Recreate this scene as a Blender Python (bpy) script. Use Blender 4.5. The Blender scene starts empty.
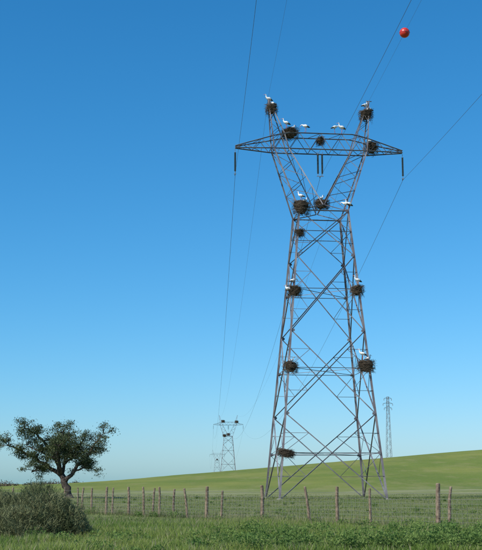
import bpy, math, random
import numpy as np
from mathutils import Vector, Matrix
random.seed(7); rng=np.random.default_rng(7)
scene=bpy.context.scene
scene.view_settings.view_transform='Standard'; scene.view_settings.look='None'
scene.view_settings.exposure=0
COL=scene.collection

# ------------------------------------------------------------ helpers
def ss(a,b,x):
    t=np.clip((x-a)/(b-a),0,1); return t*t*(3-2*t)
_tab=np.random.default_rng(3).random((256,256))
def vn(x,y):
    x=np.asarray(x,float); y=np.asarray(y,float)
    xi=np.floor(x).astype(int); yi=np.floor(y).astype(int); fx=x-xi; fy=y-yi
    fx=fx*fx*(3-2*fx); fy=fy*fy*(3-2*fy)
    g=lambda a,b:_tab[a&255,b&255]
    return (g(xi,yi)*(1-fx)+g(xi+1,yi)*fx)*(1-fy)+(g(xi,yi+1)*(1-fx)+g(xi+1,yi+1)*fx)*fy
def fbm(x,y): return .5*vn(x,y)+.3*vn(2.1*x+9,2.1*y+4)+.2*vn(4.3*x+31,4.3*y+17)
def H(x,y):
    x=np.asarray(x,float); y=np.asarray(y,float)
    c=5.35+0.09*x; c=.5*(c+np.sqrt(c*c+4)); c=32*np.tanh(c/32)
    p=ss(122,330,y)*(1-.92*ss(380,620,y))
    z=c*p+.2*ss(70,105,y)
    z=z+.10*(fbm(x*.45,y*.45)-.5)+.6*(fbm(x*.02+5,y*.02)-.5)*ss(90,200,y)
    z=z+.10*ss(44,30,y)*ss(-2,4,x)
    return z
def h1(x,y): return float(H(np.array([x]),np.array([y]))[0])

class MB:
    def __init__(s): s.v=[];s.f=[];s.m=[]
    def add(s,vs,fs,m=0):
        o=len(s.v); s.v.extend([tuple(v) for v in vs]); s.f.extend([tuple(i+o for i in f) for f in fs]); s.m.extend([m]*len(fs))
    def loft(s,pts,rad,seg=6,m=0,cap=True,flat=1.0):
        pts=[Vector(p) for p in pts]; n=len(pts); vs=[];up0=None
        for i,p in enumerate(pts):
            t=(pts[min(i+1,n-1)]-pts[max(i-1,0)]).normalized()
            ref=Vector((0,1,0)) if abs(t.y)<.9 else Vector((1,0,0))
            if up0 is not None:
                a=(up0-t*up0.dot(t)); a=a.normalized() if a.length>1e-5 else t.cross(ref).normalized()
            else: a=(ref-t*ref.dot(t)).normalized()
            up0=a; b=t.cross(a)
            r=rad[i] if hasattr(rad,'__len__') else rad
            ra,rb=(r if hasattr(r,'__len__') else (r*flat,r))
            for k in range(seg):
                an=2*math.pi*k/seg
                vs.append(p+a*(math.cos(an)*ra)+b*(math.sin(an)*rb))
        ms=m if isinstance(m,list) else [m]*(n-1)
        o=len(s.v); s.v.extend([tuple(v) for v in vs])
        for i in range(n-1):
            for k in range(seg):
                k2=(k+1)%seg
                s.f.append((o+i*seg+k,o+i*seg+k2,o+(i+1)*seg+k2,o+(i+1)*seg+k)); s.m.append(ms[i])
        if cap:
            s.f.append(tuple(o+k for k in range(seg))[::-1]); s.m.append(ms[0])
            s.f.append(tuple(o+(n-1)*seg+k for k in range(seg))); s.m.append(ms[-1])
    def angle(s,p,q,a,m=0):
        a*=.84
        p=Vector(p);q=Vector(q);t=(q-p).normalized()
        ref=Vector((0,0,1)) if abs(t.z)<.9 else Vector((0,1,0))
        u=t.cross(ref).normalized(); w=t.cross(u); th=a*.22; h=a*.35
        prof=[(0,0),(a,0),(a,th),(th,th),(th,a),(0,a)]
        vs=[]
        for c in (p,q):
            for (x,y) in prof: vs.append(c+u*(x-h)+w*(y-h))
        fs=[(k,(k+1)%6,6+(k+1)%6,6+k) for k in range(6)]
        fs+= [(3,2,1,0),(5,4,3,0),(6,7,8,9),(6,9,10,11)]
        s.add(vs,fs,m)
    def mesh(s,name,mats,smooth=False):
        me=bpy.data.meshes.new(name); me.from_pydata(s.v,[],s.f)
        for mt in mats: me.materials.append(mt)
        me.polygons.foreach_set('material_index',s.m)
        if smooth: me.polygons.foreach_set('use_smooth',[True]*len(s.f))
        me.update(); return me
def obj(name,me,loc=(0,0,0),rz=0,parent=None,sc=None):
    o=bpy.data.objects.new(name,me); o.location=loc; o.rotation_euler=(0,0,rz)
    if sc: o.scale=sc
    COL.objects.link(o)
    if parent: o.parent=parent
    return o
def np_mesh(name,V,counts,idx,mat,colors=None,smooth=False):
    me=bpy.data.meshes.new(name); me.vertices.add(len(V)); me.vertices.foreach_set('co',V.astype(np.float32).ravel())
    me.loops.add(len(idx)); me.loops.foreach_set('vertex_index',idx.astype(np.int32))
    me.polygons.add(len(counts)); st=np.concatenate([[0],np.cumsum(counts)[:-1]])
    me.polygons.foreach_set('loop_start',st.astype(np.int32)); me.polygons.foreach_set('loop_total',counts.astype(np.int32))
    if smooth: me.polygons.foreach_set('use_smooth',np.ones(len(counts),bool))
    me.materials.append(mat)
    if colors is not None:
        at=me.color_attributes.new('Col','FLOAT_COLOR','POINT')
        c=np.ones((len(V),4),np.float32); c[:,:3]=colors; at.data.foreach_set('color',c.ravel())
    me.update(calc_edges=True); me.validate(); return me

# ------------------------------------------------------------ materials
def mat(name,c,rough=.8,metal=0,noise=None,scale=5,bump=0,spec=.3):
    m=bpy.data.materials.new(name); m.use_nodes=True; nt=m.node_tree; b=nt.nodes['Principled BSDF']
    b.inputs['Base Color'].default_value=(*c,1); b.inputs['Roughness'].default_value=rough; b.inputs['Metallic'].default_value=metal
    b.inputs['Specular IOR Level'].default_value=spec
    if noise:
        tc=nt.nodes.new('ShaderNodeTexCoord'); n=nt.nodes.new('ShaderNodeTexNoise'); n.inputs['Scale'].default_value=scale; n.inputs['Detail'].default_value=6
        nt.links.new(tc.outputs['Object'],n.inputs['Vector'])
        r=nt.nodes.new('ShaderNodeValToRGB'); r.color_ramp.elements[0].position=.35; r.color_ramp.elements[1].position=.68
        r.color_ramp.elements[0].color=(*c,1); r.color_ramp.elements[1].color=(*noise,1)
        nt.links.new(n.outputs['Fac'],r.inputs['Fac']); nt.links.new(r.outputs['Color'],b.inputs['Base Color'])
        if bump:
            bp=nt.nodes.new('ShaderNodeBump'); bp.inputs['Strength'].default_value=bump; nt.links.new(n.outputs['Fac'],bp.inputs['Height']); nt.links.new(bp.outputs['Normal'],b.inputs['Normal'])
    return m
def leafmat(name,trans=.35,rough=.6):
    m=bpy.data.materials.new(name); m.use_nodes=True; nt=m.node_tree; b=nt.nodes['Principled BSDF']; out=nt.nodes['Material Output']
    a=nt.nodes.new('ShaderNodeAttribute'); a.attribute_name='Col'
    nt.links.new(a.outputs['Color'],b.inputs['Base Color']); b.inputs['Roughness'].default_value=rough; b.inputs['Specular IOR Level'].default_value=.25
    t=nt.nodes.new('ShaderNodeBsdfTranslucent'); nt.links.new(a.outputs['Color'],t.inputs['Color'])
    mx=nt.nodes.new('ShaderNodeMixShader'); mx.inputs[0].default_value=trans
    nt.links.new(b.outputs[0],mx.inputs[1]); nt.links.new(t.outputs[0],mx.inputs[2]); nt.links.new(mx.outputs[0],out.inputs['Surface'])
    return m
M_steel=mat('weathered_galvanised_steel',(.11,.10,.115),.6,.2,(.26,.245,.255),.9,0,.5)
M_galv=mat('galvanised_steel',(.16,.16,.17),.6,.3,(.25,.24,.24),2)
M_conc=mat('concrete',(.28,.27,.24),.9,0,(.20,.19,.16),6,.3)
M_ins=mat('insulator_glass',(.05,.06,.06),.25,0)
M_wire=mat('conductor',(.10,.10,.11),.5,.4)
M_stick=mat('nest_sticks',(.05,.036,.024),.95,0,(.15,.115,.08),9)
M_core=mat('nest_core',(.022,.015,.010),1,0,(.05,.035,.022),7)
M_white=mat('white_feathers',(.82,.81,.78),.7,0,(.74,.72,.68),14)
M_black=mat('black_feathers',(.02,.02,.022),.5)
M_orange=mat('orange_bill',(.55,.10,.03),.5)
M_red=mat('red_fibreglass',(.62,.035,.02),.35,0,(.50,.03,.02),5,0,.5)
M_wood=mat('weathered_post',(.115,.08,.055),.9,0,(.30,.225,.155),9,.5)
M_mesh=mat('fence_wire',(.26,.25,.23),.6,.4)
M_bark=mat('cork_bark',(.035,.027,.022),.95,0,(.10,.08,.065),5,.8)
M_leaf=leafmat('oak_leaves',.22); M_grass=leafmat('grass_blades',.4,.7); M_bush=leafmat('bush_twigs',.25,.8)

# ground
G=bpy.data.materials.new('pasture_ground'); G.use_nodes=True; nt=G.node_tree; L=nt.links; b=nt.nodes['Principled BSDF']
b.inputs['Roughness'].default_value=.95; b.inputs['Specular IOR Level'].default_value=.1
geo=nt.nodes.new('ShaderNodeNewGeometry')
def noise(sc,det=5,stretch=None):
    n=nt.nodes.new('ShaderNodeTexNoise'); n.inputs['Scale'].default_value=sc; n.inputs['Detail'].default_value=det; n.inputs['Roughness'].default_value=.6
    if stretch:
        mp=nt.nodes.new('ShaderNodeMapping'); mp.inputs['Scale'].default_value=stretch; L.new(geo.outputs['Position'],mp.inputs['Vector']); L.new(mp.outputs[0],n.inputs['Vector'])
    else: L.new(geo.outputs['Position'],n.inputs['Vector'])
    return n.outputs['Fac']
def ramp(f,a,c1,b_,c2):
    r=nt.nodes.new('ShaderNodeValToRGB'); e=r.color_ramp.elements; e[0].position=a;e[1].position=b_; e[0].color=(*c1,1);e[1].color=(*c2,1); L.new(f,r.inputs['Fac']); return r.outputs['Color']
def mixc(f,a,b_,mode='MIX'):
    m=nt.nodes.new('ShaderNodeMix'); m.data_type='RGBA'; m.blend_type=mode
    if isinstance(f,float): m.inputs[0].default_value=f
    else: L.new(f,m.inputs[0])
    for s,v in ((6,a),(7,b_)):
        if isinstance(v,tuple): m.inputs[s].default_value=(*v,1)
        else: L.new(v,m.inputs[s])
    return m.outputs[2]
def mth(op,a,b_=None,c=None):
    m=nt.nodes.new('ShaderNodeMath'); m.operation=op
    for i,v in enumerate((a,b_,c)):
        if v is None: continue
        if isinstance(v,(int,float)): m.inputs[i].default_value=v
        else: L.new(v,m.inputs[i])
    return m.outputs[0]
def mrange(v,a,b_):
    m=nt.nodes.new('ShaderNodeMapRange'); m.interpolation_type='SMOOTHSTEP'; L.new(v,m.inputs[0]); m.inputs[1].default_value=a; m.inputs[2].default_value=b_; return m.outputs[0]
sep=nt.nodes.new('ShaderNodeSeparateXYZ'); L.new(geo.outputs['Position'],sep.inputs[0])
big=noise(.02,6); mid=noise(.16,6); fine=noise(1.6,6); vf=noise(9,4)
hill=ramp(big,.38,(.135,.185,.032),.62,(.225,.235,.055))
hill=mixc(mth('MULTIPLY',mrange(noise(.05,8,(1,.35,1)),.42,.62),.55),hill,(.105,.155,.028))
hill=mixc(mth('MULTIPLY',mrange(noise(.25,6,(1,.3,1)),.5,.68),.5),hill,(.25,.235,.09))
past=ramp(mid,.36,(.105,.145,.035),.66,(.19,.19,.08))
ymask=mrange(mth('ADD',sep.outputs[1],mth('MULTIPLY',mid,30)),130,190)
c=mixc(ymask,past,hill)
c=mixc(mth('MULTIPLY',mrange(fine,.45,.7),.4),c,(.21,.195,.085))
yy=mth('ADD',sep.outputs[1],mth('MULTIPLY',noise(.05,3),40))
st=mth('MULTIPLY',mrange(yy,138,155),mth('SUBTRACT',1.0,mrange(yy,170,195)))
st=mth('MULTIPLY',st,mrange(noise(.3,5,(.2,.6,1)),.34,.62))
c=mixc(mth('MULTIPLY',st,.75),c,(.29,.28,.16))
c=mixc(mth('MULTIPLY',mrange(noise(.5,5,(.25,1,1)),.52,.72),.35),c,(.07,.10,.024))
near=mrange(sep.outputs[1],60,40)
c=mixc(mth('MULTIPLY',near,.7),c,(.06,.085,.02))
c=mixc(mth('MULTIPLY',mrange(vf,.4,.7),.3),c,(.06,.08,.02))
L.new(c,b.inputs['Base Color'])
bp=nt.nodes.new('ShaderNodeBump'); bp.inputs['Strength'].default_value=.6; bp.inputs['Distance'].default_value=.3; L.new(fine,bp.inputs['Height']); L.new(bp.outputs[0],b.inputs['Normal'])

def axis(segs):
    out=[]
    for a,b_,st in segs: out+=list(np.arange(a,b_,st))
    return np.array(out+[segs[-1][1]])
xs=axis([(-9000,-1000,1000),(-1000,-200,50),(-200,-40,8),(-40,40,1.0),(40,200,8),(200,1000,50),(1000,9000,1000)])
ys=axis([(-1500,-100,100),(-100,15,10),(15,70,1.0),(70,200,3),(200,700,12),(700,2000,100),(2000,14000,1500)])
X,Y=np.meshgrid(xs,ys); Z=H(X,Y); V=np.stack([X,Y,Z],-1).reshape(-1,3)
ny,nx=X.shape; i=np.arange(nx-1)[None,:]+np.arange(ny-1)[:,None]*nx; i=i.ravel()
idx=np.stack([i,i+1,i+nx+1,i+nx],1).ravel()
obj('pasture_ground',np_mesh('pasture_ground',V,np.full(len(i),4),idx,G,smooth=True))

# ------------------------------------------------------------ grass
def blades(P,hgt,wid,col,lean=.45):
    n=len(P); a=rng.random(n)*2*math.pi; d=rng.random(n)*2*math.pi
    w=np.stack([np.cos(a),np.sin(a),np.zeros(n)],1)*wid[:,None]*.5
    ln=np.stack([np.cos(d),np.sin(d),np.zeros(n)],1)*(hgt*lean*rng.random(n)*1.6)[:,None]
    up=np.array([0,0,1.])[None,:]
    m=P+up*(hgt*.55)[:,None]+ln*.35; t=P+up*hgt[:,None]+ln
    V=np.stack([P-w,P+w,m+w*.8,m-w*.8,t],1).reshape(-1,3)
    o=np.arange(n)*5
    idx=np.stack([o,o+1,o+2,o+3,o+3,o+2,o+4],1).ravel(); cnt=np.tile([4,3],n)
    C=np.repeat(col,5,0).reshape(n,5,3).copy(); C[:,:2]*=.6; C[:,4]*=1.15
    return V,cnt,idx,C.reshape(-1,3)
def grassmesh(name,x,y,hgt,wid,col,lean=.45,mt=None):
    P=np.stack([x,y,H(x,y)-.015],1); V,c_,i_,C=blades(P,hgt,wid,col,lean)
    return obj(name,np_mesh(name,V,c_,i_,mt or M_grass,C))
def pal(n,t,a,b_,jit=.2):
    a=np.array(a);b_=np.array(b_); c=a[None]*(1-t[:,None])+b_[None]*t[:,None]
    return c*(1+jit*(rng.random((n,1))*2-1))
n=260000
y=25+rng.random(n)**1.1*25; x=(rng.random(n)*2-1)*(y*.28+1.8)
cl=fbm(x*.9,y*.9); keep=rng.random(n)<np.clip(.35+1.6*(cl-.3),.15,1); x,y,cl=x[keep],y[keep],cl[keep]; n=len(x)
big_=fbm(x*.25+20,y*.25)
hg=(.07+.22*np.clip(cl*1.6-.35,0,1)*rng.random(n)**.6+.05*rng.random(n))*(.7+.7*big_)
col=pal(n,np.clip(big_*1.9-.45,0,1),(.12,.205,.032),(.27,.32,.075),.35)
dry=rng.random(n)<.09+.14*ss(40,50,y); col[dry]=pal(dry.sum(),rng.random(dry.sum()),(.28,.24,.12),(.40,.36,.22)); hg[dry]*=1.2
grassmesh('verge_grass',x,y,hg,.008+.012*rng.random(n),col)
n=120000
y=48+rng.random(n)**1.4*95; x=(rng.random(n)*2-1)*(y*.25+3)
cl=fbm(x*.5+3,y*.5); keep=rng.random(n)<np.clip(.2+2*(cl-.35),.08,1); x,y,cl=x[keep],y[keep],cl[keep]; n=len(x)
tw=np.exp(-(((x-8)/9)**2+((y-110)/9)**2))
col=pal(n,rng.random(n)*np.clip(fbm(x*.12,y*.12)*2-.3,0,1),(.13,.19,.04),(.32,.30,.14),.25)
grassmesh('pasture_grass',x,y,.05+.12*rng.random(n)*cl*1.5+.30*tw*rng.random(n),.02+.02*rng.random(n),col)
def leafcloud(P,size,col,flat=.6):
    n=len(P); a=rng.normal(size=(n,3)); a/=np.linalg.norm(a,axis=1)[:,None]
    r=rng.normal(size=(n,3)); r[:,2]*=flat; b_=np.cross(a,r); b_/=np.linalg.norm(b_,axis=1)[:,None]
    A=a*size[:,None]; B=b_*size[:,None]*.5
    V=np.stack([P-A,P+B,P+A,P-B],1).reshape(-1,3); o=np.arange(n)*4
    return V,np.full(n,4),np.stack([o,o+1,o+2,o+3],1).ravel(),np.repeat(col,4,0)
cx=[];
for k in range(680):
    y0=26+random.random()**1.3*13; x0=random.uniform(-y0*.25,y0*.27)
    dens=float(fbm(x0*.35+50,y0*.35))
    w=min(1,max(.08,(x0+2.5)/4)) * (1 if y0<34 else .45)
    if random.random()>w*(.15+dens*1.3): continue
    cx.append((x0,y0,random.uniform(.10,.30)*(.6+dens)))
for k in range(46):
    t=random.uniform(-.3,1.2); cx.append((7-15.8*t+random.gauss(0,.25),40+23*t-random.uniform(0,1.2),random.uniform(.12,.30)))
for k in range(70):
    y0=random.uniform(55,120); cx.append((random.uniform(-.22,.24)*y0,y0,random.uniform(.08,.22)))
PP=[];SS=[];CC=[]
for (x0,y0,r) in cx:
    m=int(90+500*r); u=rng.normal(size=(m,3)); u/=np.linalg.norm(u,axis=1)[:,None]; u*=rng.random((m,1))**.4
    p=np.array([x0,y0,h1(x0,y0)+r*.45])+u*np.array([r*1.2,r*1.2,r*.95]); PP.append(p); SS.append(.018+.03*rng.random(m))
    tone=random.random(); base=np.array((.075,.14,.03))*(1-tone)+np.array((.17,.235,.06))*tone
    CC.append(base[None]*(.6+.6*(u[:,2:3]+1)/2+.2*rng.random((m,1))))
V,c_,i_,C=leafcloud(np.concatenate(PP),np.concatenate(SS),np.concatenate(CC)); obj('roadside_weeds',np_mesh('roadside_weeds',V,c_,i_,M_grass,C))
n=3600; t=rng.random(n)*1.6-.35; x=7-15.8*t+rng.normal(size=n)*.6; y=40+23*t+rng.normal(size=n)*.8
grassmesh('dry_stalks',x,y,.2+.45*rng.random(n)**2,.008+.006*rng.random(n),pal(n,rng.random(n),(.17,.17,.07),(.38,.33,.20)),.5)

# ------------------------------------------------------------ fence
fm=MB()
def fp(t): return 7-15.8*t,40+23*t
posts=[(-.62,1.5,0,.06),(-.45,1.5,.02,.05),(-.28,1.5,0,.06),(-.14,1.5,.0,.05),
(0.0,1.62,0,.075),(-.02,1.5,.04,.05),(.13,1.45,.0,.045),(.20,1.50,.0,.06),(.265,1.5,-.16,.05),(.385,1.55,.0,.07),(.50,1.30,.02,.045),(.545,1.5,.0,.07),
(.605,1.4,-.12,.05),(.655,1.38,.02,.05),(.70,1.45,0,.05),(.725,1.4,.03,.045),(.755,1.45,0,.05),(.815,1.45,.02,.06),(.88,1.40,.04,.045),(.905,1.45,0,.06),
(.965,1.4,0,.05),(1.01,1.42,0,.05),(1.03,1.4,.02,.04),(1.09,1.4,0,.05),(1.16,1.42,0,.06),(1.25,1.4,0,.05),(1.36,1.4,.03,.05),(1.48,1.4,0,.05),(1.6,1.4,0,.05),(1.75,1.4,0,.05),(1.9,1.4,0,.05)]
fence=bpy.data.objects.new('wire_fence',None); COL.objects.link(fence)
pm=MB()
for (t,hh,ln,r) in posts:
    x0,y0=fp(t); x0+=random.uniform(-.03,.03); z0=h1(x0,y0); j=random.uniform(-.04,.04); ln+=random.uniform(-.03,.03)
    r*=1.12
    pm.loft([(x0,y0,z0-.3),(x0+ln*.3+j*.3,y0,z0+hh*.3),(x0+ln*.9,y0+j,z0+hh*.7),(x0+ln*1.4+j,y0+j,z0+hh-.02),(x0+ln*1.4+j,y0+j,z0+hh)],[r*1.1,r*1.05,r*.95,r*.92,r*.6],8)
obj('posts',pm.mesh('fence_posts',[M_wood]),parent=fence)
hts=[.12,.27,.42,.57,.73,.89,1.05,1.25]
tt=np.arange(-.62,1.9,.02)
def wz(t,k): return h1(*fp(t))+hts[k]+.008*math.sin(t*37+k*.3)+.006*math.sin(t*91+.3*k)
for k in range(len(hts)):
    fm.loft([(fp(t)[0],fp(t)[1]-.06,wz(t,k)) for t in tt],.0038 if k<6 else .0048,4)
t=-.62
while t<1.88:
    x0,y0=fp(t); fm.loft([(x0,y0-.06,wz(t,0)),(x0+.01*math.sin(t*50),y0-.06,wz(t,3)),(x0,y0-.06,wz(t,6))],.0036,3,cap=False); t+=.0085
obj('wire_netting',fm.mesh('wire_netting',[M_mesh]),parent=fence)

# ------------------------------------------------------------ lattice tower
def lattice():
    b_=MB()
    W=lambda z:5.1-.091*z
    D=lambda z:5.1-.105*z
    lev=[0,8.1,16.2,23.9,28.6]
    legs=.22
    for sx in(-1,1):
        for sy in(-1,1):
            b_.angle((sx*W(-.4),sy*D(-.4),-.4),(sx*W(28.6),sy*D(28.6),28.6),legs)
    def face(P,a,c):
        for i_ in range(4):
            z0,z1=lev[i_],lev[i_+1]
            h=W(z0)/(W(z0)+W(z1)); zc=z0+(z1-z0)*h
            dsz=.12 if i_<3 else .10
            b_.angle(P(-1,z0),P(1,z1),dsz); b_.angle(P(1,z0),P(-1,z1),dsz)
            C=Vector(P(0,zc))
            b_.angle(P(-1,zc),P(1,zc),.07)
            for s in(-1,1):
                Hh=Vector(P(s,zc))
                for zn in(z0,z1):
                    N=Vector(P(s,zn)); m=(N+C)/2
                    lp=(N+Hh)/2
                    b_.angle(m,Hh,.055)
                    b_.angle(m,lp,.05)
        for z in(28.6,): b_.angle(P(-1,z),P(1,z),.12)
    face(lambda s,z:(s*W(z),-D(z),z),0,0); face(lambda s,z:(s*W(z),D(z),z),0,0)
    face(lambda s,z:(-W(z),s*D(z),z),0,0); face(lambda s,z:(W(z),s*D(z),z),0,0)
    for z in (4.37,12.55,20.5):
        b_.angle((-W(z),-D(z),z),(W(z),D(z),z),.06); b_.angle((W(z),-D(z),z),(-W(z),D(z),z),.06)
    # gusset plates at the leg joints and crossings
    for z in lev[1:]+[4.37,12.55,20.5]:
        for sx in(-1,1):
            for sy in(-1,1):
                x0,y0=sx*W(z),sy*D(z); g=.19
                b_.add([(x0-sx*.02,y0+sy*.05,z-g),(x0-sx*.34,y0+sy*.05,z-g*.5),(x0-sx*.34,y0+sy*.05,z+g*.5),(x0-sx*.02,y0+sy*.05,z+g)],[(0,1,2,3)])
    for s in(-1,1):
        def ip(t,y_): return Vector((s*(.05+3.25*t),y_*(2.1-1.2*t),29.2+6.2*t))
        def op(t,y_): return Vector((s*(2.5+2.35*t),y_*(2.1-1.2*t),28.6+6.8*t))
        for y_ in(-1,1):
            b_.angle(ip(0,y_),ip(1,y_),.13); b_.angle(op(0,y_),op(1,y_),.15)
            b_.angle(op(0,y_),ip(0,y_),.1)
            N=6
            for k in range(N):
                t0,t1=k/N,(k+1)/N
                if k%2==0: b_.angle(op(t0,y_),ip(t1,y_),.065)
                else: b_.angle(ip(t0,y_),op(t1,y_),.065)
        for k in range(0,6,2):
            t0,t1=k/6,(k+2)/6
            b_.angle(op(t0,-1),op(t1,1),.055); b_.angle(op(t1,-1),op(t1,1),.05)
            b_.angle(ip(t0,1),ip(t1,-1),.055); b_.angle(ip(t1,-1),ip(t1,1),.05)
        tip=Vector((s*5.35,0,41.1))
        for y_ in(-1,1):
            o0=Vector((s*4.85,y_*.9,35.4));o1=Vector((s*5.0,y_*.9,37.1)); i0=Vector((s*3.3,y_*.9,35.4)); i1=Vector((s*3.8,y_*.9,37.1))
            te=tip+Vector((0,y_*.08,0))
            b_.angle(o0,o1,.14); b_.angle(i0,i1,.12); b_.angle(o1,te,.12); b_.angle(i1,te,.11)
            b_.angle(o0,i1,.07)
            for k in range(1,5):
                t_=k/5; a1=o1.lerp(te,t_); a2=i1.lerp(te,t_)
                a0=(o1 if k%2 else i1).lerp(te,(k-1)/5); b_.angle(a0,a2 if k%2 else a1,.05)
        for k in range(5):
            t_=k/5
            p=Vector((s*5.0,.9,37.1)).lerp(tip,t_); q=Vector((p.x,-p.y,p.z)); b_.angle(p,q,.05)
        b_.angle(tip+Vector((-.3,0,0)),tip+Vector((.3,0,.0)),.08)
    def bot(x): 
        ax=abs(x); t_=max(0,(ax-4.85)/(8.8-4.85)); return 35.4+.15*t_, .9*(1-t_)+.12*t_
    def top(x):
        ax=abs(x); t_=max(0,(ax-3.5)/(8.8-3.5)); return 37.1-1.35*t_
    xs_=[-8.8,-7.9,-7.0,-6.1,-5.2,-4.3,-3.3,-2.2,-1.1,0,1.1,2.2,3.3,4.3,5.2,6.1,7.0,7.9,8.8]
    def B_(x,y_): z,d=bot(x); return Vector((x,y_*d,z))
    def T_(x,y_): z,d=bot(x); return Vector((x,y_*d,top(x)))
    for k in range(len(xs_)-1):
        a_,c_=xs_[k],xs_[k+1]
        for y_ in(-1,1):
            b_.angle(B_(a_,y_),B_(c_,y_),.12); b_.angle(T_(a_,y_),T_(c_,y_),.11)
            if k%2==0: b_.angle(B_(a_,y_),T_(c_,y_),.06)
            else: b_.angle(T_(a_,y_),B_(c_,y_),.06)
        if k%2==0: b_.angle(B_(a_,-1),B_(c_,1),.05); b_.angle(T_(a_,1),T_(c_,-1),.05)
        b_.angle(B_(c_,-1),B_(c_,1),.05)
    return b_.mesh('lattice_steelwork',[M_steel])
LAT=lattice()
def insul():
    b_=MB()
    for x0,z0 in((-8.8,35.4),(8.8,35.4),(-.25,35.4),(.35,35.4)):
        x1=x0 if abs(x0)>1 else (.05+ (x0-.05)*.75)
        b_.loft([(x0,0,z0),(x1,0,z0-.35)],.025,5,1)
        for k in range(14):
            z=z0-.35-k*.145; r=.12
            b_.loft([(x1,0,z),(x1,0,z-.03),(x1,0,z-.075),(x1,0,z-.145)],[.04,r,r*.9,.035],9,0)
        b_.loft([(x1,0,z0-2.38),(x1,0,z0-2.65)],.03,5,1)
    for x0 in(-8.8,.05,8.8):
        b_.loft([(x0-.36 if abs(x0)<1 else x0-.12,0,32.76),(x0+.36 if abs(x0)<1 else x0+.12,0,32.76)],.035,5,1)
        b_.loft([(x0,-.3,32.66),(x0,0,32.74),(x0,.3,32.66)],[.03,.06,.03],6,1)
    return b_.mesh('insulator_strings',[M_ins,M_galv])
INS=insul()
FT=MB()
for sx in(-1,1):
    for sy in(-1,1): FT.loft([(sx*5.12,sy*5.12,-.6),(sx*5.12,sy*5.12,.06),(sx*5.12,sy*5.12,.12)],[.38,.33,.26],10)
FTM=FT.mesh('concrete_footings',[M_conc])
def tower(loc,rz):
    e=bpy.data.objects.new('transmission_tower',None); e.location=loc; e.rotation_euler=(0,0,rz); COL.objects.link(e)
    obj('lattice_steelwork',LAT,parent=e); obj('insulator_strings',INS,parent=e); obj('concrete_footings',FTM,parent=e)
    return Matrix.Translation(loc)@Matrix.Rotation(rz,4,'Z')
LY=math.radians(1.7)
T1=tower((8.15,110,.15),math.radians(6))
T2=tower((-7.5,655,h1(-7.5,655)-.1),LY)
T3=tower((-28.5,1330,h1(-28.5,1330)),LY)
T0=tower((20,-290,0.0),LY)

wm=MB()
def span(a,b_,sag,r,n=60):
    a=Vector(a);b_=Vector(b_); pts=[]
    for k in range(n+1):
        t=k/n; p=a.lerp(b_,t); p.z-=4*sag*t*(1-t); pts.append(p)
    wm.loft(pts,r,5); return pts
att=[(-8.8,0,32.64),(.05,0,32.64),(8.8,0,32.64)]; eatt=[(-5.35,0,41.1),(5.35,0,41.1)]
ear=None
for p in att:
    span(T1@Vector(p),T0@Vector(p),9,.0135); span(T1@Vector(p),T2@Vector(p),14,.018); span(T2@Vector(p),T3@Vector(p),18,.02)
for i_,p in enumerate(eatt):
    q=span(T1@Vector(p),T0@Vector(p),7,.008); span(T1@Vector(p),T2@Vector(p),11,.011); span(T2@Vector(p),T3@Vector(p),14,.012)
    if i_==1: ear=q
obj('power_line',wm.mesh('power_line',[M_wire]))
YB=89.3
for k in range(len(ear)-1):
    if ear[k+1].y<YB<=ear[k].y:
        bc=ear[k].lerp(ear[k+1],(ear[k].y-YB)/(ear[k].y-ear[k+1].y)); dr=(ear[k+1]-ear[k]).normalized()
mb=MB(); R=.44
pts=[];rr=[]
for k in range(17):
    a=math.pi*k/16; pts.append((-R*math.cos(a),0,0)); rr.append(max(.03,R*math.sin(a)))
mb.loft(pts,rr,28,0)
for s in(-1,1): mb.loft([(s*(R-.02),0,0),(s*(R+.14),0,0)],.035,8,1)
vs=[];ns=32
for z in(-.012,.012):
    for rr_ in(R-.02,R+.015):
        for k in range(ns): a=2*math.pi*k/ns; vs.append((rr_*math.cos(a),rr_*math.sin(a),z))
fs=[]
for k in range(ns):
    k2=(k+1)%ns; fs+=[(ns+k,ns+k2,3*ns+k2,3*ns+k),(k,k2,ns+k2,ns+k),(2*ns+k,3*ns+k,3*ns+k2,2*ns+k2)]
mb.add(vs,fs,0)
o=obj('aerial_marker_ball',mb.mesh('aerial_marker_ball',[M_red,M_galv],True),bc); o.rotation_euler=dr.to_track_quat('X','Z').to_euler()

# ------------------------------------------------------------ small lattice mast on the hill
def mast():
    b_=MB(); Hh=19.5; w=lambda z:.75-.024*z
    for sx in(-1,1):
        for sy in(-1,1): b_.angle((sx*w(0),sy*w(0),-.5),(sx*w(Hh),sy*w(Hh),Hh),.10)
    N=16
    for k in range(N):
        z0,z1=Hh*k/N,Hh*(k+1)/N; s=1 if k%2 else -1
        for y_ in(-1,1):
            b_.angle((-s*w(z0),y_*w(z0),z0),(s*w(z1),y_*w(z1),z1),.06)
            b_.angle((y_*w(z0),-s*w(z0),z0),(y_*w(z1),s*w(z1),z1),.06)
    for z,a in((18.9,1.25),(17.3,1.6),(15.9,1.25)):
        for y_ in(-.3,.3):
            b_.angle((-a,0,z),(a,0,z),.09); b_.angle((-a,0,z),(0,y_,z+.6),.06); b_.angle((a,0,z),(0,y_,z+.6),.06)
        for s in(-1,1): b_.loft([(s*a,0,z),(s*a,0,z-.15),(s*a,0,z-.6),(s*a,0,z-.65)],[.03,.08,.08,.03],7)
    return b_.mesh('lattice_mast',[M_galv])
obj('lattice_mast',mast(),(46.5,350,h1(46.5,350)-.2),math.radians(12))

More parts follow.
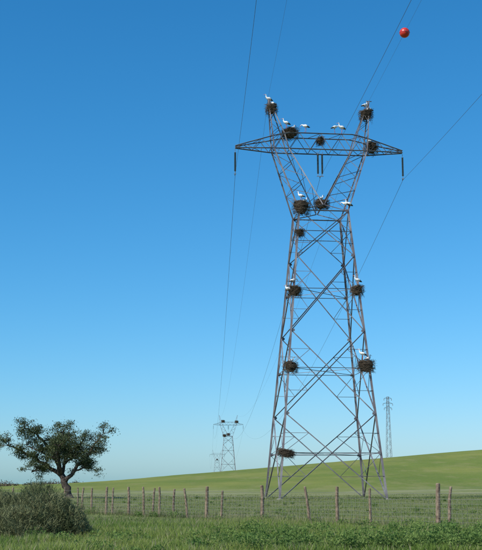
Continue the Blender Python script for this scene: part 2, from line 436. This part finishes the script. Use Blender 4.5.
# ------------------------------------------------------------ nests & storks
def nest(w,h,seed):
    r=random.Random(seed); b_=MB(); R=w/2
    seg=14
    prof=[(.15,-.5),(.55,-.45),(.85,-.2),(.95,.1),(.9,.35),(.6,.42),(.1,.25)]
    vs=[]; tilt=r.uniform(-.18,.18)
    for (pr,pz) in prof:
        for k in range(seg):
            a=2*math.pi*k/seg; q=R*.8*pr*(1+.34*(r.random()-.5)); vs.append((q*math.cos(a),q*math.sin(a),pz*h*(1+.2*(r.random()-.5))+tilt*q*math.cos(a)))
    fs=[]
    for i_ in range(len(prof)-1):
        for k in range(seg): k2=(k+1)%seg; fs.append((i_*seg+k,i_*seg+k2,(i_+1)*seg+k2,(i_+1)*seg+k))
    fs.append(tuple(range(seg))[::-1]); fs.append(tuple((len(prof)-1)*seg+k for k in range(seg)))
    b_.add(vs,fs,1)
    for k in range(int(360*w/1.6)):
        a=r.uniform(0,2*math.pi); z=r.uniform(-.55,.45); pr=R*(.62+.33*math.sqrt(max(0,1-(z*1.6)**2)))*r.uniform(.75,1.12)
        c=Vector((pr*math.cos(a),pr*math.sin(a),z*h+tilt*pr*math.cos(a))); d=Vector((-math.sin(a),math.cos(a),r.gauss(0,.35)))+Vector((math.cos(a),math.sin(a),0))*r.gauss(0,.55)
        d=d.normalized()*r.uniform(.14,.38)
        b_.loft([c-d,c+Vector((0,0,r.uniform(-.03,.05))),c+d],[r.uniform(.008,.014),.013,.006],3,0,False)
    for k in range(22):
        a=r.uniform(0,2*math.pi); c=Vector((R*.8*math.cos(a),R*.8*math.sin(a),-h*.4)); b_.loft([c,c+Vector((r.gauss(0,.16),r.gauss(0,.16),-r.uniform(.15,.5)))],.009,3,0,False)
    return b_.mesh('stork_nest',[M_stick,M_core])
def stork(pose):
    b_=MB()
    dz=0 if pose!='sit' else -.42
    if pose=='bend': neck=[(.22,.74),(.31,.80),(.38,.80),(.43,.74),(.47,.70),(.50,.66),(.60,.50)]
    elif pose=='sit': neck=[(.20,.76),(.22,.84),(.20,.92),(.23,.97),(.28,.965),(.31,.95),(.47,.87)]
    else: neck=[(.23,.78),(.27,.89),(.26,1.00),(.30,1.065),(.355,1.055),(.38,1.045),(.57,.99)]
    sp=[(-.36,.53),(-.26,.57),(-.10,.62),(.03,.66),(.13,.70)]+neck
    ra=[(.02,.015),(.065,.05),(.125,.125),(.135,.145),(.11,.125),(.068,.078),(.045,.048),(.038,.040),(.048,.048),(.028,.028),(.016,.018),(.003,.003)]
    ms=[0]*9+[2,2]
    b_.loft([(x,0,z+dz) for x,z in sp],ra,10,ms)
    for s in(-1,1):
        b_.loft([(.12,s*.105,.72+dz),(.02,s*.145,.69+dz),(-.12,s*.14,.645+dz),(-.22,s*.12,.60+dz)],[(.02,.04),(.03,.10),(.03,.10),(.025,.08)],8,0)
        b_.loft([(-.16,s*.135,.60+dz),(-.25,s*.125,.57+dz),(-.36,s*.075,.52+dz),(-.47,s*.03,.475+dz)],[(.015,.04),(.028,.06),(.025,.05),(.008,.012)],8,1)
        ex,ez=sp[8]; b_.loft([(ex-.01,s*.040,ez+dz+.01),(ex+.02,s*.043,ez+dz+.01)],.010,6,1)
        if pose!='sit':
            kx=.02 if s>0 else -.05
            b_.loft([(-.04,s*.06,.60),(-.03,s*.06,.50),(kx-.02,s*.055,.42)],[.06,.035,.014],8,[0,2])
            b_.loft([(kx-.02,s*.055,.42),(kx-.03,s*.055,.30),(kx-.01,s*.055,.27),(kx+.0,s*.055,.02)],[.012,.011,.015,.009],6,2)
            for an in(-.5,0,.5,math.pi):
                l=.09 if an<3 else .04; b_.loft([(kx,s*.055,.015),(kx+l*math.cos(an),s*.055+l*math.sin(an),.006)],[.009,.005],5,2)
    return b_.mesh('white_stork_'+pose,[M_white,M_black,M_orange],True)
ST={p:stork(p) for p in('stand','sit','bend')}
D=lambda z:5.1-.105*z
nests=[(-5.0,0,39.9,1.25,1.0),(5.0,0,39.6,1.5,1.05),(-3.1,0,37.3,1.95,1.0),(5.5,-.1,36.0,1.45,1.25),(.1,0,36.6,.85,.75),
(-2.3,-1.9,28.95,1.85,1.35),(.1,-.4,29.7,1.6,.95),(-2.5,-2.2,26.2,.9,.75),(-3.2,-D(20.2)+.2,20.2,1.55,1.0),(3.1,-D(20.3)+.2,20.35,1.35,.95),
(-3.75,-D(12.6)+.2,12.6,1.45,1.0),(3.65,-D(12.8)+.2,12.8,1.75,1.2),(-4.4,-D(4.4)+.2,4.35,1.65,.75)]
for i_,(x,y,z,w,h) in enumerate(nests):
    obj('stork_nest',nest(w,h,i_+11),T1@Vector((x,y,z)),i_*1.3)
storks=[(-5.3,0,40.3,'stand',200),(-4.9,.0,40.25,'sit',160),(4.9,0,39.98,'stand',30),(5.35,0,39.98,'sit',170),
(-3.5,-.2,37.68,'stand',190),(-2.8,.2,37.68,'sit',10),(-1.6,-.9,37.15,'bend',170),(1.5,-.9,37.15,'bend',20),(2.2,-.9,37.15,'stand',200),(5.3,0,36.5,'sit',200),
(-2.3,-1.9,29.45,'stand',150),(-1.9,-1.7,29.4,'sit',20),(0.0,-.4,30.05,'sit',20),(2.55,-2.05,28.68,'stand',200),(2.2,-2.08,28.68,'bend',160),
(-3.3,-D(20)+.2,20.55,'bend',30),(-3.85,-D(20),20.1,'sit',190),(3.15,-D(20)+.2,20.7,'stand',200),(-3.7,-D(12.6)+.2,12.95,'sit',20),(3.3,-D(12.8)+.1,13.25,'stand',190),(3.9,-D(12.8)+.2,13.25,'sit',30)]
for (x,y,z,p,a) in storks:
    obj('white_stork',ST[p],T1@Vector((x,y,z)),math.radians(a),sc=(1.05,)*3)
nb=nest(2.4,1.6,99)
for T,x,y,z in((T2,-3.1,0,37.6),(T2,0,0,29.9),(T2,4.9,0,37.3),(T2,-2.3,-1.9,29.2),(T3,0,0,29.9)): obj('stork_nest',nb,T@Vector((x,y,z)))

# ------------------------------------------------------------ oak tree
tb=MB(); R_=random.Random(21); ends=[]
def limb(pts,r0,r1):
    n=len(pts); P=[]
    for i_ in range(n-1):
        a=Vector(pts[i_]);c_=Vector(pts[i_+1])
        for k in range(3):
            j=Vector((R_.gauss(0,.07),R_.gauss(0,.07),R_.gauss(0,.07))) if (i_ or k) else Vector()
            P.append(a.lerp(c_,k/3)+j)
    P.append(Vector(pts[-1])); m=len(P)
    tb.loft(P,[r0+(r1-r0)*k/(m-1) for k in range(m)],8); return P
main=[]
limb([(0,0,-.3),(-.05,0,.15),(-.1,0,.6),(-.45,0,1.5),(-.8,.1,2.25)],.46,.29)
tb.loft([(0,0,-.3),(0,0,0),(-.03,0,.35)],[.75,.58,.40],10)
S=(-.8,.1,2.15)
main+= [limb([S,(-2,.3,2.9),(-3.6,.5,3.9),(-5.2,.4,4.7),(-6.5,.2,5.2)],.22,.04),
 limb([S,(-1.3,-.3,3.6),(-2.2,-.6,5),(-3.4,-.8,6.1),(-4.4,-1,6.6)],.22,.04),
 limb([S,(-.5,.3,3.8),(-.7,.6,5.0),(-1.0,.9,6.3)],.18,.04),
 limb([(-.45,0,1.5),(.6,-.3,2.7),(1.6,-.4,3.8),(2.6,-.3,5.2),(3.4,-.2,6.2)],.22,.04),
 limb([(.6,-.3,2.7),(1.6,-.8,2.9),(2.3,-1,2.9)],.1,.03),
 limb([S,(-1.0,-1.5,3.8),(-.6,-2.8,5.0),(.3,-3.2,5.5)],.16,.04),
 limb([S,(-1.4,1.6,3.8),(-1.8,3,5.0),(-1.5,3.6,5.6)],.16,.04),
 limb([(-.5,.3,3.8),(.6,.2,4.9),(1.4,.1,5.6)],.12,.03),
 limb([(-1.3,-.3,3.6),(-2.6,-.9,4.3),(-4.2,-1.1,5.0)],.1,.03),
 limb([(-.5,.3,3.3),(.5,.8,3.9),(1.3,1.2,4.4)],.1,.03),
 limb([(-2,.3,2.9),(-2.7,-.6,3.0),(-3.6,-1.2,2.5)],.09,.03)]
for P in main:
    n=len(P)
    for i_ in range(max(3,n//3),n):
        for _ in range(3):
            d=Vector((R_.gauss(0,1),R_.gauss(0,1),R_.gauss(.25,.6))).normalized(); l=R_.uniform(.5,1.25)
            a=P[i_]; m=a+d*l*.5+Vector((0,0,R_.gauss(.05,.08))); e=a+d*l
            tb.loft([a,m,e],[.045,.03,.012],5); ends.append(e)
            for _2 in range(2):
                d2=(d+Vector((R_.gauss(0,.8),R_.gauss(0,.8),R_.gauss(.1,.5)))).normalized(); e2=m+d2*R_.uniform(.35,.8); tb.loft([m,(m+e2)/2+Vector((0,0,.03)),e2],[.022,.016,.008],4); 
                if R_.random()<.65: ends.append(e2)
PP=[];SS=[];CC=[]
for e in ends:
    m=int(R_.uniform(45,120)); sc=R_.uniform(.17,.34); u=rng.normal(size=(m,3))*np.array([1,1,.6])*sc
    PP.append(np.array(e)+u); SS.append(.045+.045*rng.random(m)); tone=R_.random()
    base=np.array((.032,.050,.018))*(1-tone)+np.array((.105,.125,.048))*tone
    CC.append(base[None]*(.7+.6*rng.random((m,1))))
V,c_,i_,C=leafcloud(np.concatenate(PP),np.concatenate(SS),np.concatenate(CC),1)
tr=bpy.data.objects.new('oak_tree',None); tr.location=(-17.2,112,h1(-17.2,112)-.05); tr.scale=(.99,1,1.04); COL.objects.link(tr)
obj('trunk_and_limbs',tb.mesh('oak_trunk',[M_bark],True),parent=tr); obj('crown',np_mesh('oak_crown',V,c_,i_,M_leaf,C),parent=tr)

# ------------------------------------------------------------ bush
def bush(name,lobes,n,c0,c1,x0,y0):
    z0=h1(x0,y0)
    Ps=[];Ds=[]
    tot=sum(l[3]*l[4] for l in lobes)
    for (lx,ly,lz,rx,rz) in lobes:
        m=int(n*rx*rz/tot); u=rng.normal(size=(m,3)); u[:,2]=np.abs(u[:,2])-.15; u/=np.linalg.norm(u,axis=1)[:,None]
        lump=.68+.62*fbm(u[:,0]*4+lx*7+9,u[:,2]*4+u[:,1]*2.5+9)
        rr=(1-.5*rng.random(m)**2)*lump
        Ps.append(np.array([x0+lx,y0+ly,z0+lz])+u*rr[:,None]*np.array([rx,rx,rz])); Ds.append(u)
    P=np.concatenate(Ps);U=np.concatenate(Ds); m=len(P)
    d=U*.8+rng.normal(size=(m,3))*.6+np.array([0,0,.45]); d/=np.linalg.norm(d,axis=1)[:,None]
    ln=.06+.14*rng.random(m); lg=rng.random(m)<.05; ln[lg]=.25+.25*rng.random(lg.sum())
    s=np.cross(d,rng.normal(size=(m,3))); s/=np.linalg.norm(s,axis=1)[:,None]; s*=(.005+.007*rng.random(m))[:,None]
    A=P-d*ln[:,None]*.5; Bp=P+d*ln[:,None]*.5
    V=np.stack([A-s,A+s,Bp+s*.3,Bp-s*.3],1).reshape(-1,3); o=np.arange(m)*4
    t=np.clip(fbm(P[:,0]*2.5,P[:,2]*3+P[:,1])*2-.5+.3*(rng.random(m)-.5),0,1); col=pal(m,t,c0,c1,.3)
    e=bpy.data.objects.new(name,None); COL.objects.link(e)
    obj('foliage',np_mesh(name+'_foliage',V,np.full(m,4),np.stack([o,o+1,o+2,o+3],1).ravel(),M_bush,np.repeat(col,4,0)),parent=e)
    sb=MB(); r=random.Random(5)
    for k in range(160):
        l=r.choice(lobes); a=r.uniform(0,6.28); q=r.uniform(.1,.8); bx,by=x0+l[0]*.8+r.gauss(0,.15),y0+l[1]*.8+r.gauss(0,.15)
        ex,ey,ez=x0+l[0]+math.cos(a)*l[3]*q,y0+l[1]+math.sin(a)*l[3]*q,z0+l[2]+l[4]*math.sqrt(1-q*q)*.85
        sb.loft([(bx,by,z0-.1),((bx+ex)/2,(by+ey)/2,(z0+ez)/2+.1),(ex,ey,ez)],[.018,.012,.004],4)
    obj('stems',sb.mesh(name+'_stems',[M_bark]),parent=e)
bush('broom_bush',[(0,0,.15,1.15,1.35),(-1.2,.3,.1,1.1,1.25),(.85,-.2,.05,.75,1.0),(-.5,-.7,.0,1.1,.95),(.3,-.6,.0,.7,.7),(-2.2,0,.1,1,1.15)],56000,(.085,.105,.042),(.225,.235,.115),-6.15,34.5)

# distant hedgerow, far left
PP=[];SS=[];CC=[]
for k in range(60):
    x0=-150+k*1.5+random.gauss(0,1); y0=430+random.gauss(0,8); r=random.uniform(.8,1.8); m=150
    u=rng.normal(size=(m,3))*np.array([.6,.6,.4])*r; PP.append(np.array([x0,y0,h1(x0,y0)+r*.5])+u); SS.append(.18+.2*rng.random(m)); t=random.random()
    CC.append(np.tile(np.array((.13,.09,.065))*(1-t)+np.array((.09,.105,.06))*t,(m,1)))
V,c_,i_,C=leafcloud(np.concatenate(PP),np.concatenate(SS),np.concatenate(CC),1); obj('distant_hedgerow',np_mesh('distant_hedgerow',V,c_,i_,M_leaf,C))

# ------------------------------------------------------------ light
EL,RO=math.radians(44),math.radians(-132)
w=bpy.data.worlds.new('World'); scene.world=w; w.use_nodes=True; nt=w.node_tree; bg=nt.nodes['Background']
sky=nt.nodes.new('ShaderNodeTexSky'); sky.sky_type='NISHITA'; sky.sun_disc=False; sky.sun_elevation=EL; sky.sun_rotation=RO
sky.air_density=1.0; sky.dust_density=.5; sky.ozone_density=2.5
sp=nt.nodes.new('ShaderNodeSeparateColor'); cb=nt.nodes.new('ShaderNodeCombineColor'); nt.links.new(sky.outputs[0],sp.inputs[0])
for k,(g,a) in enumerate(((1.62,.98),(.98,1.06),(.88,1.36))):
    m1=nt.nodes.new('ShaderNodeMath'); m1.operation='MULTIPLY'; m1.inputs[1].default_value=.1; nt.links.new(sky.outputs[0] if False else sp.outputs[k],m1.inputs[0])
    m2=nt.nodes.new('ShaderNodeMath'); m2.operation='POWER'; m2.inputs[1].default_value=g; nt.links.new(m1.outputs[0],m2.inputs[0])
    m3=nt.nodes.new('ShaderNodeMath'); m3.operation='MULTIPLY'; m3.inputs[1].default_value=a*10; nt.links.new(m2.outputs[0],m3.inputs[0]); nt.links.new(m3.outputs[0],cb.inputs[k])
nt.links.new(cb.outputs[0],bg.inputs['Color']); bg.inputs['Strength'].default_value=.1
sd=Vector((math.sin(RO)*math.cos(EL),math.cos(RO)*math.cos(EL),math.sin(EL)))
sl=bpy.data.lights.new('sun','SUN'); sl.energy=5; sl.angle=math.radians(.5); sl.color=(1,.96,.88)
so=bpy.data.objects.new('sun',sl); so.rotation_euler=sd.to_track_quat('Z','Y').to_euler(); COL.objects.link(so)

cam=bpy.data.cameras.new('camera'); cam.sensor_fit='VERTICAL'; cam.sensor_height=24; cam.lens=48; cam.clip_end=20000; cam.clip_start=.1
co=bpy.data.objects.new('camera',cam); co.location=(0,0,1.6); co.rotation_euler=(math.radians(90+10.76),0,0); COL.objects.link(co); scene.camera=co
